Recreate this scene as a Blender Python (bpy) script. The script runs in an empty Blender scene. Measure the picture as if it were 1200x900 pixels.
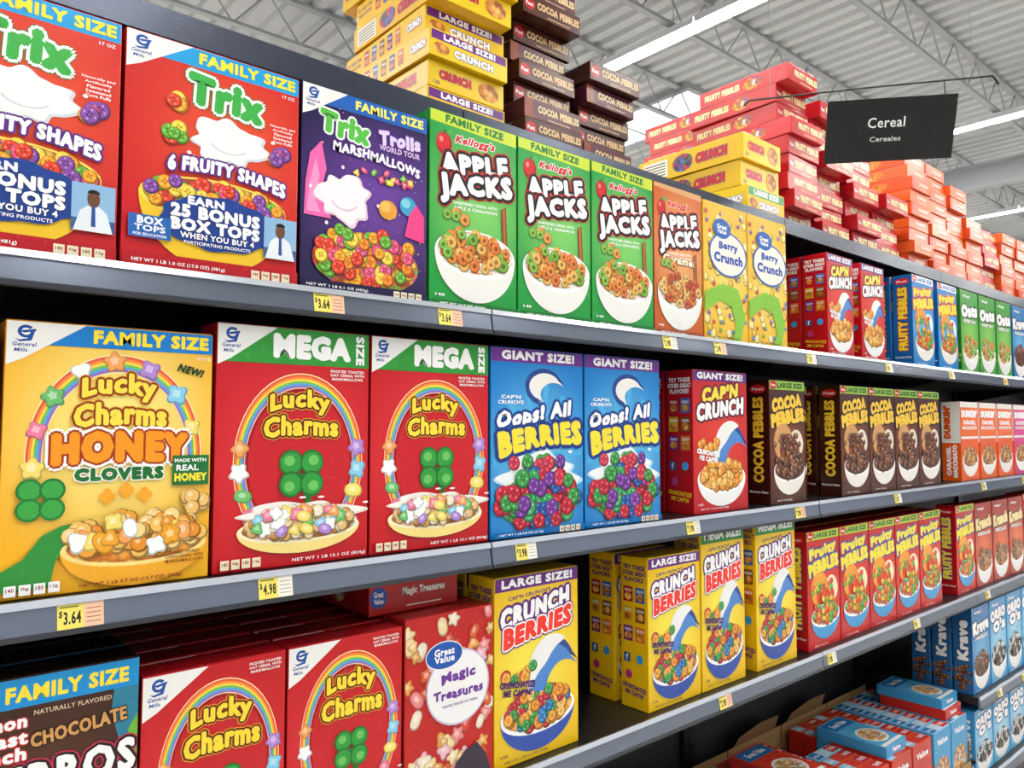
import bpy, bmesh, math, random
from mathutils import Vector, Matrix
S = bpy.context.scene
COL = S.collection
try:
    S.view_settings.view_transform = 'Standard'
except Exception:
    pass

# ------------------------------------------------------------------ materials
def lin(h):
    o = []
    for i in (0, 2, 4):
        c = int(h[i:i+2], 16) / 255
        o.append(c/12.92 if c <= .04045 else ((c+.055)/1.055)**2.4)
    return (*o, 1)

MATS = {}
GLOSS = .25
def mat(h, rough=GLOSS, metal=0.0, emit=0.0, kind='print'):
    if not isinstance(h, str): return h
    key = (h, rough, metal, emit, kind)
    if key in MATS:
        return MATS[key]
    m = bpy.data.materials.new(kind + '_' + h)
    m.use_nodes = True
    nt = m.node_tree
    b = nt.nodes['Principled BSDF']
    b.inputs['Base Color'].default_value = lin(h)
    b.inputs['Metallic'].default_value = metal
    if kind == 'print': b.inputs['Specular IOR Level'].default_value = .4
    if emit:
        b.inputs['Emission Color'].default_value = lin(h)
        b.inputs['Emission Strength'].default_value = emit
    n = nt.nodes.new('ShaderNodeTexNoise')
    n.inputs['Scale'].default_value = 35
    r = nt.nodes.new('ShaderNodeMapRange')
    r.inputs['To Min'].default_value = rough - .03
    r.inputs['To Max'].default_value = rough + .05
    nt.links.new(n.outputs['Fac'], r.inputs['Value'])
    nt.links.new(r.outputs['Result'], b.inputs['Roughness'])
    MATS[key] = m
    return m

def glow(ci, co, cx, cz, rx, rz):
    """printed two-colour radial blend on a carton front"""
    m = bpy.data.materials.new('print_blend_' + co); m.use_nodes = True; nt = m.node_tree
    b = nt.nodes['Principled BSDF']; b.inputs['Roughness'].default_value = GLOSS; b.inputs['Specular IOR Level'].default_value = .4
    tc = nt.nodes.new('ShaderNodeTexCoord')
    mp = nt.nodes.new('ShaderNodeMapping'); mp.vector_type = 'POINT'
    mp.inputs['Location'].default_value = (-cx/rx, 0, -cz/rz); mp.inputs['Scale'].default_value = (1/rx, 0, 1/rz)
    ln = nt.nodes.new('ShaderNodeVectorMath'); ln.operation = 'LENGTH'
    cr = nt.nodes.new('ShaderNodeValToRGB'); cr.color_ramp.interpolation = 'EASE'
    cr.color_ramp.elements[0].color = lin(ci); cr.color_ramp.elements[1].color = lin(co)
    L = nt.links.new
    L(tc.outputs['Object'], mp.inputs[0]); L(mp.outputs[0], ln.inputs[0]); L(ln.outputs['Value'], cr.inputs[0]); L(cr.outputs[0], b.inputs['Base Color'])
    return m

def cell_mat(name, cols, scale, edge='5a2a10', depth=.45):
    if name in MATS:
        return MATS[name]
    m = bpy.data.materials.new(name)
    m.use_nodes = True
    nt = m.node_tree
    b = nt.nodes['Principled BSDF']
    b.inputs['Roughness'].default_value = .35
    tc = nt.nodes.new('ShaderNodeTexCoord')
    v = nt.nodes.new('ShaderNodeTexVoronoi'); v.inputs['Scale'].default_value = scale
    nt.links.new(tc.outputs['Object'], v.inputs['Vector'])
    sep = nt.nodes.new('ShaderNodeSeparateColor')
    nt.links.new(v.outputs['Color'], sep.inputs[0])
    cr = nt.nodes.new('ShaderNodeValToRGB'); cr.color_ramp.interpolation = 'CONSTANT'
    el = cr.color_ramp.elements
    while len(el) < len(cols):
        el.new(.5)
    for i, c in enumerate(cols):
        el[i].position = i/len(cols); el[i].color = lin(c)
    nt.links.new(sep.outputs[0], cr.inputs[0])
    mx = nt.nodes.new('ShaderNodeMix'); mx.data_type = 'RGBA'
    mr = nt.nodes.new('ShaderNodeMapRange')
    mr.inputs['From Min'].default_value = .35; mr.inputs['From Max'].default_value = .75
    nt.links.new(v.outputs['Distance'], mr.inputs['Value'])
    nt.links.new(mr.outputs['Result'], mx.inputs[0])
    nt.links.new(cr.outputs[0], mx.inputs[6]); mx.inputs[7].default_value = lin(edge)
    nt.links.new(mx.outputs[2], b.inputs['Base Color'])
    MATS[name] = m
    return m
M_FRUIT = cell_mat('printed_fruit_cereal', ['e8452c', 'f5a623', '6bb23a', '8a4fa8', 'f7d64a', 'e2557d'], 75, 'a03a1c')
M_OATS = cell_mat('printed_oat_cereal', ['e2b36a', 'd69c4d', 'f2d9a8', 'efc7c9', 'd9a559', 'b9d9ea'], 70, '9a6426')
M_GOLD = cell_mat('printed_honey_cereal', ['f0a63a', 'e8922a', 'f6c262', 'd97d1c'], 65, 'a3570f')
M_COCOA = cell_mat('printed_cocoa_cereal', ['5b2e17', '74401f', '8b5230', '4a2412'], 90, '2a120a')
M_PEB = cell_mat('printed_pebble_cereal', ['f04a30', 'f8c630', '58b23e', 'f58a1f', '7c4fb0', 'f2f0e0'], 100, 'a8431a')
M_RINGS = cell_mat('printed_ring_cereal', ['e79a4c', '8bbf4d', 'e37d3a', 'f0c070', 'd9603c'], 80, 'f6efe0')
M_BERRY = cell_mat('printed_berry_cereal', ['c0263c', '2f7fc4', '3b9a48', '7b3aa0', 'd43a50'], 70, '3a1030')
M_MARSH = cell_mat('printed_marshmallow', ['e98a8a', 'f2d7a0', 'e7b04f', 'f1b7c6', '9ac7c0', 'd9613c', 'f5efe0'], 38, 'c22a24')

# ------------------------------------------------------------------ mesh builder
class MB:
    def __init__(s):
        s.v = []; s.f = []; s.m = []; s.slots = []
    def slot(s, m):
        if isinstance(m, str): m = mat(m)
        if m not in s.slots: s.slots.append(m)
        return s.slots.index(m)
    def add(s, vs, fs, m):
        o = len(s.v); i = s.slot(m)
        s.v += [tuple(x) for x in vs]
        for f in fs:
            s.f.append([o+k for k in f]); s.m.append(i)
    def box(s, x0, x1, y0, y1, z0, z1, m):
        vs = [(x0,y0,z0),(x1,y0,z0),(x1,y1,z0),(x0,y1,z0),(x0,y0,z1),(x1,y0,z1),(x1,y1,z1),(x0,y1,z1)]
        s.add(vs, [(0,3,2,1),(4,5,6,7),(0,1,5,4),(1,2,6,5),(2,3,7,6),(3,0,4,7)], m)
    def rbox(s, x0, x1, y0, y1, z0, z1, r, mf, ms, mt):
        bm = bmesh.new()
        bmesh.ops.create_cube(bm, size=1)
        for v in bm.verts:
            v.co = Vector(((x0+x1)/2 + v.co.x*(x1-x0), (y0+y1)/2 + v.co.y*(y1-y0), (z0+z1)/2 + v.co.z*(z1-z0)))
        bmesh.ops.bevel(bm, geom=list(bm.edges), offset=r, segments=2, profile=.5, affect='EDGES')
        bm.normal_update(); bm.verts.index_update()
        vs = [v.co.copy() for v in bm.verts]
        o = len(s.v); s.v += [tuple(v) for v in vs]
        for f in bm.faces:
            n = f.normal
            m = mf if n.y < -.7 or n.y > .7 else (mt if abs(n.z) > .7 else ms)
            s.f.append([o+v.index for v in f.verts]); s.m.append(s.slot(m))
        bm.free()
    def prism(s, prof, x0, x1, m):
        n = len(prof)
        vs = [(x0,y,z) for y,z in prof] + [(x1,y,z) for y,z in prof]
        fs = [tuple(range(n)), tuple(range(2*n-1, n-1, -1))]
        fs += [(i, n+i, n+(i+1)%n, (i+1)%n) for i in range(n)]
        s.add(vs, fs, m)
    def tube(s, a, b, r, m, n=8):
        a = Vector(a); b = Vector(b); d = (b-a).normalized()
        u = d.orthogonal().normalized(); w = d.cross(u)
        vs = []
        for p in (a, b):
            for i in range(n):
                t = 2*math.pi*i/n
                vs.append(p + r*(math.cos(t)*u + math.sin(t)*w))
        fs = [(i, (i+1)%n, n+(i+1)%n, n+i) for i in range(n)] + [tuple(range(n-1,-1,-1)), tuple(range(n, 2*n))]
        s.add(vs, fs, m)
    def mesh(s, name):
        me = bpy.data.meshes.new(name)
        me.from_pydata(s.v, [], s.f)
        for m in s.slots: me.materials.append(m)
        me.polygons.foreach_set('material_index', s.m)
        me.update()
        return me

def obj(name, me, loc=(0,0,0), parent=None, label=None, cat=None, group=None, kind=None, rot=(0,0,0)):
    o = bpy.data.objects.new(name, me)
    o.location = loc; o.rotation_euler = rot
    COL.objects.link(o)
    if parent: o.parent = parent
    if label: o['label'] = label
    if cat: o['category'] = cat
    if group: o['group'] = group
    if kind: o['kind'] = kind
    return o

# ------------------------------------------------------------------ lettering
TC = {}
def tdata(s, off, shear, sp):
    k = (s, round(off,4), shear, sp)
    if k in TC: return TC[k]
    cu = bpy.data.curves.new('lettering', 'FONT')
    cu.body = s; cu.offset = off; cu.shear = shear; cu.resolution_u = 2
    cu.space_character = sp; cu.fill_mode = 'FRONT'
    ob = bpy.data.objects.new('lettering', cu); COL.objects.link(ob)
    dg = bpy.context.evaluated_depsgraph_get()
    me = bpy.data.meshes.new_from_object(ob.evaluated_get(dg))
    vs = [(v.co.x, v.co.y) for v in me.vertices]; fs = [tuple(p.vertices) for p in me.polygons]
    bpy.data.objects.remove(ob); bpy.data.curves.remove(cu); bpy.data.meshes.remove(me)
    TC[k] = (vs, fs)
    return TC[k]

EPS = .00005
STEP = .0000095
class Art:
    """a printed carton: body plus artwork laid on its faces. F front, L left side, T top"""
    def __init__(s, w, h, d, front, side=None, top=None, r=.0016, flap=True, gl=None):
        s.w, s.h, s.d = w, h, d
        s.mb = MB(); side = side or front; top = top or side
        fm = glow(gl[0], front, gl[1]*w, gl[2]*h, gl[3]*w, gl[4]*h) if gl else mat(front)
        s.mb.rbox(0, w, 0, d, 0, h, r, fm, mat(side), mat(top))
        if flap:
            s.mb.box(.002, w-.002, .002, d*.62, h, h+.0007, mat(top))
            s.mb.box(w*.38, w*.62, d*.6, d*.74, h, h+.0009, mat(top))
        s.k = {'F': 2, 'L': 2, 'T': 22}; s.face = 'F'
        s.lim = .0012 if r > .001 else 0
    def dim(s):
        return {'F': (s.w, s.h), 'L': (s.d, s.h), 'T': (s.w, s.d)}[s.face]
    def pt(s, x, y, e):
        W, H = s.dim(); q = s.lim
        x = min(max(x, q), W-q); y = min(max(y, q), H-q)
        if s.face == 'F': return (x, -e, y)
        if s.face == 'L': return (-e, s.d - x, y)
        return (x, y, s.h + e)
    def put(s, pts, fs, c, extra=0, adv=True):
        e = EPS*s.k[s.face] + extra
        if adv: s.k[s.face] += 1
        s.mb.add([s.pt(x, y, e) for x, y in pts], fs, c)
    def on(s, f): s.face = f; return s
    def p(s, pts, c):
        W, H = s.dim()
        s.put([(x*W, y*H) for x, y in pts], [tuple(range(len(pts)))], c)
    def r(s, x0, y0, x1, y1, c): s.p([(x0,y0),(x1,y0),(x1,y1),(x0,y1)], c)
    def e(s, cx, cy, rx, ry, c, n=30, a0=0, a1=360):
        full = a1-a0 >= 360
        k = n if full else n+1
        s.p([(cx+rx*math.cos(math.radians(a0+(a1-a0)*i/n)), cy+ry*math.sin(math.radians(a0+(a1-a0)*i/n))) for i in range(k)], c)
    def wob(s, cx, cy, rx, ry, c, lobes=7, amp=.12, n=56, ph=0):
        s.p([(cx+rx*(1+amp*math.sin(lobes*t+ph))*math.cos(t), cy+ry*(1+amp*math.sin(lobes*t+ph))*math.sin(t)) for t in [2*math.pi*i/n for i in range(n)]], c)
    def arc(s, cx, cy, rx, ry, t0, t1, a0, a1, c, n=36):
        W, H = s.dim(); pts = []; fs = []
        for i in range(n+1):
            a = math.radians(a0+(a1-a0)*i/n)
            for t in (t0, t1):
                pts.append(((cx+rx*t*math.cos(a))*W, (cy+ry*t*math.sin(a))*H))
        for i in range(n): fs.append((2*i, 2*i+1, 2*i+3, 2*i+2))
        s.put(pts, fs, c)
    def rainbow(s, cx, cy, rx, ry, th=.2, a0=0, a1=360):
        cs = ['f05a40', 'f8923a', 'fbd94a', '74c45c', '52a8e2', '9a6cc8']
        for i, c in enumerate(cs):
            s.arc(cx, cy, rx, ry, 1-th*(i+1)/6, 1-th*i/6, a0, a1, c, 48)
        s.arc(cx, cy, rx, ry, 1-th*1.06, 1-th, a0, a1, 'fdf0b8', 48); s.arc(cx, cy, rx, ry, 1, 1.012, a0, a1, 'fdf0b8', 48)
    def crescent(s, cx, cy, rx, ry, c, dx, dy, a0=20, a1=250, n=30):
        W, H = s.dim(); pts = []; fs = []
        for i in range(n+1):
            t = i/n; a = math.radians(a0+(a1-a0)*t); k = 1-.55*math.sin(math.pi*t)**.8
            pts += [((cx+rx*math.cos(a))*W, (cy+ry*math.sin(a))*H), ((cx+dx+rx*k*math.cos(a))*W, (cy+dy+ry*k*math.sin(a))*H)]
        for i in range(n): fs.append((2*i, 2*i+1, 2*i+3, 2*i+2))
        s.put(pts, fs, c)
    def splash(s, cx, cy, rx, ry, c, shade='d8dce4', seed=1):
        rn = random.Random(seed); f = [rn.uniform(0, 6.28) for _ in range(3)]
        def ring(k):
            return [(cx+rx*k*(1+.11*math.sin(3*t+f[0])+.09*math.sin(7*t+f[1])+.05*math.sin(11*t+f[2]))*math.cos(t),
                     cy+ry*k*(1+.11*math.sin(3*t+f[0])+.09*math.sin(7*t+f[1])+.05*math.sin(11*t+f[2]))*math.sin(t)) for t in [6.283*i/80 for i in range(80)]]
        s.p(ring(1.0), shade); s.p([(x-.006, y+.005) for x, y in ring(.94)], c)
        s.arc(cx, cy, rx*.55, ry*.5, .86, 1, 200, 330, shade, 14)
        for i in range(5):
            a = rn.uniform(0, 6.28); s.e(cx+rx*1.3*math.cos(a), cy+ry*1.3*math.sin(a), rx*.06, ry*.08, c, 10)
    def t(s, tx, cx, cy, w, h, c, o=None, bold=.02, ow=.05, arch=0, rot=0, shear=0, sp=1.05, o2=None, ow2=.1, fan=0, jig=0):
        W, H = s.dim()
        vert = abs(rot) == 90
        tw, th = (w*W, h*H) if not vert else (h*H, w*W)
        small = th < .009 and not o
        if not small: sp += bold*.9 + (ow*.35 if o else 0)
        sp = round(sp, 3)
        b0 = min(bold, .03) if small else .012
        base, fs = tdata(tx, b0, shear, sp)
        if not base: return
        x0 = min(v[0] for v in base); x1 = max(v[0] for v in base)
        y0 = min(v[1] for v in base); y1 = max(v[1] for v in base)
        sx = tw/(x1-x0); sy = th/(y1-y0)
        mx = (x0+x1)/2; my = (y0+y1)/2
        ca, sa = math.cos(math.radians(rot)), math.sin(math.radians(rot))
        out = []
        for x, y in base:
            X = (x-mx)*sx; Y = (y-my)*sy
            q = 2*X/tw
            Y = Y*(1+fan*q*q) + arch*H*(1-q*q) + jig*th*math.sin(q*len(tx)*1.5)
            out.append((cx*W + X*ca - Y*sa, cy*H + X*sa + Y*ca))
        if small:
            s.put(out, fs, c); return
        un = math.sqrt(sx*sy)
        lay = []
        if o2: lay.append((bold+ow2, o2, 12))
        if o: lay.append((bold+ow, o, 11))
        lay.append((bold, c, 7))
        for off, cc, n in lay:
            r = max(off-.012, 0)*un
            n = n if r > 0 else 0
            for i in range(n):
                a = 6.283*i/n
                s.put([(x+r*math.cos(a), y+r*math.sin(a)) for x, y in out], fs, cc, i*STEP, False)
            s.put(out, fs, cc, n*STEP, False)
            s.k[s.face] += int(n*STEP/EPS)+1
    def sc(s, n, cx, cy, rx, ry, cols, sz, kind='disc', seed=1, box=False):
        rn = random.Random(seed); W, H = s.dim()
        ex = 0
        for i in range(n):
            if box:
                x = cx+rn.uniform(-1,1)*rx; y = cy+rn.uniform(-1,1)*ry
            else:
                a = rn.uniform(0, 6.283); q = math.sqrt(rn.random())
                x = cx+rx*q*math.cos(a); y = cy+ry*q*math.sin(a)
            x *= W; y *= H; z = sz*rn.uniform(.85, 1.15); c = rn.choice(cols); ph = rn.uniform(0, 6.28)
            def disc(x, y, r, c, m=10, fl=1.0, st=.000008):
                nonlocal ex
                s.put([(x+r*math.cos(ph+6.283*j/m), y+fl*r*math.sin(ph+6.283*j/m)) for j in range(m)], [tuple(range(m))], c, ex, False)
                ex += st
            dark = '%02x%02x%02x' % tuple(int(int(c[k:k+2],16)*.62) for k in (0,2,4))
            lite = '%02x%02x%02x' % tuple(int(255-(255-int(c[k:k+2],16))*.55) for k in (0,2,4))
            if kind == 'ring':
                disc(x, y, z, dark, 14); disc(x-z*.06, y+z*.08, z*.9, c, 14); disc(x, y, z*.38, dark, 9)
                disc(x-z*.5, y+z*.42, z*.13, lite, 6)
            elif kind == 'berry':
                disc(x, y, z, dark, 14); disc(x-z*.08, y+z*.1, z*.86, c, 14)
                for j in range(8):
                    a = ph+j*.785; q = .56 if j % 2 else .25; disc(x-z*.08+z*q*math.cos(a), y+z*.1+z*q*math.sin(a), z*.13, lite if j % 2 else dark, 6, st=.000008 if j == 7 else 0)
            elif kind == 'puff':
                disc(x, y, z, dark, 9); disc(x-z*.08, y+z*.1, z*.84, c, 9); disc(x-z*.25, y+z*.3, z*.3, lite, 6)
            elif kind in ('star', 'marsh', 'flat'):
                m = 24; lb = rn.choice([2,3,4,5]); am = .2 if kind == 'marsh' else .24
                mid = '%02x%02x%02x' % tuple(int(int(c[k:k+2],16)*.78) for k in (0,2,4))
                for rr, c2, dd in ((z*1.0, mid, 0), (z*.86, c, z*.07), (z*.4, lite, z*.16)):
                    s.put([(x-dd*.5+rr*(1+am*math.sin(lb*6.283*j/m+ph))*math.cos(6.283*j/m), y+dd+rr*(1+am*math.sin(lb*6.283*j/m+ph))*math.sin(6.283*j/m)) for j in range(m)], [tuple(range(m))], c2, ex, False); ex += .000008
            elif kind == 'bean':
                disc(x, y, z, dark, 10, .6); disc(x, y+z*.08, z*.85, c, 10, .55)
            else:
                disc(x, y, z, c)
        s.k[s.face] += int(ex/EPS)+1
    def bowl(s, cx, cy, rx, ry, col, fill, rim='ffffff', dep=2.3):
        s.e(cx, cy, rx, ry*dep, col, a0=180, a1=360)
        s.e(cx, cy, rx, ry, rim)
        s.e(cx, cy+ry*.06, rx*.93, ry*.86, fill)
    def done(s, name='carton'): return s.mb.mesh(name)

def gm(a, sz=1.0):
    a.p([(0,1),(0,1-.125*sz),(.06*sz,1-.105*sz),(.27*sz,1)], 'f6f6f2')
    # compact blue script initial with a loop, name set beneath
    bl = '1c4fa0'; cx, cy, q = .066*sz, 1-.03*sz, sz*.7
    a.arc(cx, cy, .04*q, .026*q, .55, 1, 40, 335, bl, 24)
    a.p([(cx-.03*q, cy+.002*q), (cx+.046*q, cy+.012*q), (cx+.046*q, cy+.002*q), (cx-.01*q, cy-.006*q)], bl)
    a.p([(cx+.024*q, cy+.004*q), (cx+.043*q, cy+.006*q), (cx+.026*q, cy-.036*q), (cx-.03*q, cy-.042*q), (cx-.05*q, cy-.03*q), (cx-.03*q, cy-.034*q), (cx+.008*q, cy-.028*q)], bl)
    a.t('General', .062*sz, 1-.066*sz, .08*sz, .012*sz, bl, shear=.2); a.t('Mills', .05*sz, 1-.082*sz, .045*sz, .01*sz, bl, shear=.2)
def nutri(a, c='f4e9c8', x=.05, y=.05, tc='8a1a1a'):
    for i, s in enumerate(('140', '0g', '180', '12g')):
        a.r(x+.006+i*.062, y-.014, x+.056+i*.062, y+.024, c); a.t(s, x+.031+i*.062, y+.008, .034, .014, tc)

# ------------------------------------------------------------------ carton designs
def d_fruit_puffs():
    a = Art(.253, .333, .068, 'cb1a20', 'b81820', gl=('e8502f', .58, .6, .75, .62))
    a.r(0, .915, 1, 1, '1fa0e0'); gm(a, 1.3)
    a.t('FAMILY SIZE', .68, .957, .58, .046, 'ffe63c', bold=.05)
    a.t('17 OZ', .93, .895, .08, .014, 'ffffff')
    a.t('Trix', .55, .81, .42, .125, '3fae49', 'ffffff', bold=.08, ow=.07, rot=-3, o2='2b7a34', ow2=.09, jig=.05)
    a.splash(.57, .61, .22, .1, 'fbfaf8', seed=3)
    a.sc(7, .27, .74, .04, .025, ['e8452c','f5a623','f7d64a'], .011, 'berry', 4)
    a.sc(6, .27, .61, .04, .05, ['6bb23a','f7d64a','e8452c'], .011, 'berry', 5)
    a.sc(5, .88, .6, .04, .04, ['8a4fa8','e2557d','f5a623'], .011, 'berry', 7)
    a.bowl(.5, .33, .42, .1, 'f6c92c', M_FRUIT, 'fde15a', 3.0)
    a.sc(70, .5, .335, .38, .075, ['e8452c','f5a623','6bb23a','8a4fa8','f7d64a','e2557d'], .011, 'berry', 9)
    a.t('6 FRUITY SHAPES', .57, .455, .68, .055, 'ffffff', '5b2a86', bold=.07, ow=.12, arch=.028, rot=-3, fan=.15)
    for ln, (y, w, h) in {'Naturally and':(.74,.16,.013),'Artificially':(.722,.13,.013),'Flavored':(.704,.11,.013),'Sweetened':(.686,.12,.013),'Corn Puffs':(.668,.12,.013)}.items():
        a.t(ln, .89, y, w, h, 'ffffff')
    a.wob(.52, .235, .33, .12, '1d3f8f', 10, .04)
    a.t('EARN', .44, .322, .2, .032, 'ffffff', '1d3f8f', bold=.06)
    a.t('25 BONUS', .5, .272, .5, .05, 'ffffff', '14306f', bold=.07)
    a.t('BOX TOPS', .5, .213, .5, .048, 'ffffff', '14306f', bold=.07)
    a.t('WHEN YOU BUY 4', .51, .168, .42, .024, 'ffffff', '14306f', bold=.04)
    a.t('PARTICIPATING PRODUCTS', .51, .138, .38, .014, 'ffffff')
    a.r(.78, .12, .985, .31, '8db8dd'); a.r(.78, .12, .985, .17, '3a5c94')
    a.p([(.79,.12),(.82,.2),(.855,.222),(.91,.222),(.945,.2),(.975,.12)], 'e9eef5'); a.e(.882, .25, .03, .034, '6a452f'); a.e(.882, .272, .03, .016, '1c1512', a0=0, a1=180)
    a.p([(.874,.222),(.89,.222),(.894,.14),(.872,.14)], '2b4f94')
    a.r(.03, .13, .25, .225, '2465b4'); a.t('BOX', .14, .203, .13, .03, 'ffffff', bold=.05); a.t('TOPS', .14, .17, .16, .026, 'ffffff', bold=.05); a.t('FOR EDUCATION', .14, .143, .17, .012, 'ffffff')
    a.r(0, 0, 1, .07, 'b81820')
    a.t('NET WT 1 LB 1.0 OZ (17.0 OZ) (481g)', .3, .035, .5, .018, 'ffffff')
    nutri(a, x=.7, y=.03)
    return a.done()

def d_purple_marsh():
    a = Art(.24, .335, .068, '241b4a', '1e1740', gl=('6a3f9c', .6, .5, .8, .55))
    a.sc(60, .5, .55, .47, .38, ['7a4fb8','d65aa8','4fb3d8','f0e060'], .0013, 'disc', 5, box=True)
    a.r(0, .915, 1, 1, '2360b8'); gm(a, 1.25)
    a.t('FAMILY SIZE', .68, .957, .56, .043, 'f3f06a', bold=.05)
    a.t('Trix', .32, .83, .36, .1, '5cc24a', 'ffffff', bold=.08, ow=.07, rot=-3, jig=.05)
    a.t('Trolls', .76, .835, .34, .065, 'e6d2f4', '5a3a9a', bold=.07, ow=.07, rot=3, jig=.06)
    a.t('WORLD TOUR', .76, .778, .34, .028, 'd8b8ec', bold=.05)
    a.t('MARSHMALLOWS', .58, .705, .7, .044, 'ffffff', '5a2a8a', bold=.06, ow=.1, arch=.014, rot=-4, jig=.08)
    a.p([(.02,.36),(.03,.52),(.06,.66),(.14,.73),(.18,.6),(.14,.48),(.22,.36)], 'f06ab0'); a.p([(.04,.38),(.06,.52),(.1,.64),(.13,.56),(.1,.44),(.14,.38)], 'f79acb')
    a.splash(.32, .47, .2, .12, 'fbf2f7', 'e8c8dc', seed=6)
    a.e(.66, .46, .075, .05, 'e8a03c'); a.e(.64, .475, .045, .028, 'f7c060'); a.e(.83, .5, .07, .05, '3fa0c8'); a.e(.81, .515, .04, .025, '7fd0e0')
    a.p([(.8,.34),(.84,.46),(.9,.52),(.97,.46),(.97,.32)], 'e8458a')
    a.sc(14, .62, .62, .26, .03, ['f7d64a','e2557d','6bb23a','4fb3d8'], .006, 'star', 31)
    a.e(.5, .17, .42, .15, M_FRUIT)
    a.sc(85, .5, .2, .4, .135, ['f5a623','e8452c','f7d64a','f58a1f','6bb23a','e2557d'], .0118, 'berry', 12)
    a.r(0, 0, 1, .055, '1e1740'); a.t('NET WT 1 LB 0.1 OZ (455g)', .27, .028, .46, .016, 'ffffff'); nutri(a, x=.7, y=.022)
    return a.done()

def d_ring(base='1f9a40', band='c9dc3a', fam='FAMILY SIZE', w=.207, sub='APPLE & CINNAMON', caramel=False):
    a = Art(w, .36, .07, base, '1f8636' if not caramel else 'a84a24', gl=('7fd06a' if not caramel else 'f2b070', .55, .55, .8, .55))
    if fam:
        a.p([(0,1),(1,1),(1,.925),(0,.94)], band); a.t(fam, .5, .966, .66, .036, '1f7a35', bold=.06, rot=-1)
    else:
        a.p([(0,1),(1,1),(1,.955),(0,.97)], 'd9a36a')
    a.t("Kellogg's", .5, .878, .46, .05, 'd3222a', 'ffffff' if not caramel else 'f7d9b8', bold=.05, shear=.35, rot=3, ow=.06)
    a.e(.15, .835, .085, .06, 'a8141a', 20); a.e(.14, .845, .07, .046, 'd3222a', 20); a.e(.12, .855, .022, .015, 'f08a80', 10); a.p([(.13,.88),(.15,.88),(.18,.905),(.16,.91)], '2c6a25'); a.p([(.17,.9),(.23,.92),(.25,.895),(.2,.885)], '49ad4c')
    a.t('APPLE', .5, .762, .76, .09, 'ffffff', '1a0e0e', bold=.07, ow=.12, rot=8, o2='c8202a', ow2=.17, fan=.2)
    a.t('JACKS', .52, .64, .82, .12, 'ffffff', '1a0e0e', bold=.08, ow=.12, rot=8, o2='c8202a', ow2=.16, fan=.2)
    a.t('SWEETENED CEREAL WITH', .5, .55, .5, .016, 'ffffff', rot=3)
    a.t(sub, .5, .525, .5, .018, 'ffffff', rot=3)
    if caramel: a.t('Caramel', .5, .51, .66, .05, 'fff0d0', '8a3a14', bold=.06, shear=.2)
    a.p([(.8,.56),(.86,.58),(.88,.36),(.82,.35)], '8a4a20'); a.p([(.82,.56),(.845,.57),(.86,.36),(.84,.355)], 'b87038')
    a.sc(5, .28, .47, .14, .02, ['e79a4c','8bbf4d'], .0115, 'ring', 8)
    a.bowl(.51, .29, .46, .125, 'f3f3ee', M_RINGS, 'ffffff', 2.0)
    a.e(.51, .3, .42, .1, 'fbf6ec')
    a.sc(72, .51, .31, .385, .095, ['e8903c','86bc48','e27a34','f0b860','7ab03c'] if not caramel else ['c8572e','e08a3a','f0c070'], .0118, 'ring', 11)
    a.r(0, 0, 1, .035, '1d7a32' if not caramel else 'a94a24')
    a.t('NET WT 14.7 OZ (416g)', .35, .018, .5, .013, 'ffffff')
    a.t('140', .1, .06, .1, .015, 'ffffff')
    return a.done()

def d_berry_crunch():
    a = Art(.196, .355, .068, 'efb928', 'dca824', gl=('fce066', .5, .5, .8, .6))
    a.sc(46, .5, .5, .48, .48, ['f8e07a','e9b93a','f9e69a'], .0125, 'puff', 21, box=True)
    a.sc(44, .5, .5, .47, .47, ['d8424a','6fae3a','8a5ac0','3f8ad0'], .006, 'puff', 22, box=True)
    a.p([(0,.2),(.35,.3),(.6,.26),(.7,.12),(.6,.0),(.8,.0),(.92,.2),(.76,.4),(.4,.42),(0,.34)], '86c23a')
    a.e(.54, .64, .43, .165, '2a66b8'); a.e(.54, .64, .405, .152, 'f5f2e6')
    a.e(.4, .82, .2, .072, '1f5fb5'); a.t('Great', .4, .835, .22, .033, 'ffffff', bold=.04); a.t('Value', .4, .8, .2, .03, 'ffffff', bold=.04)
    a.t('Berry', .54, .69, .42, .065, '3a5cb0', bold=.06, arch=.006); a.t('Crunch', .54, .61, .64, .065, '3a5cb0', bold=.06)
    a.t('NET WT 12 OZ (340g)', .5, .03, .5, .014, '6a3a10')
    return a.done()

def crunch_side(a, c1, c2='ffffff', base='f2cd1e'):
    a.on('L')
    a.t('TRY THESE', .5, .93, .8, .03, c2, bold=.05); a.t('OTHER GREAT', .5, .89, .85, .03, c2, bold=.05); a.t('FLAVORS!', .5, .85, .7, .03, c2, bold=.05)
    cs = ['b81820', '2a66b8', 'd9b020', '7a4a24', '6a2a8a', 'd8752a']
    for i in range(6):
        x = .28+.44*(i % 2); y = .75-.13*(i//2)
        a.r(x-.17, y-.05, x+.17, y+.05, cs[i]); a.e(x, y-.015, .13, .025, M_GOLD); a.t('CRUNCH', x, y+.025, .26, .02, 'ffffff', bold=.03)
    a.r(.12, .3, .36, .36, '3b5998'); a.t('f', .24, .33, .08, .04, 'ffffff', bold=.03)
    a.e(.7, .33, .12, .03, '38a1e8'); a.e(.3, .22, .12, .03, 'c03a7a')
    a.t('CRUNCHATIZE', .5, .14, .85, .028, c1, bold=.05, rot=-6); a.t("ME CAP'N!", .5, .1, .65, .028, c1, bold=.05, rot=-6)
    a.on('F')

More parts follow.
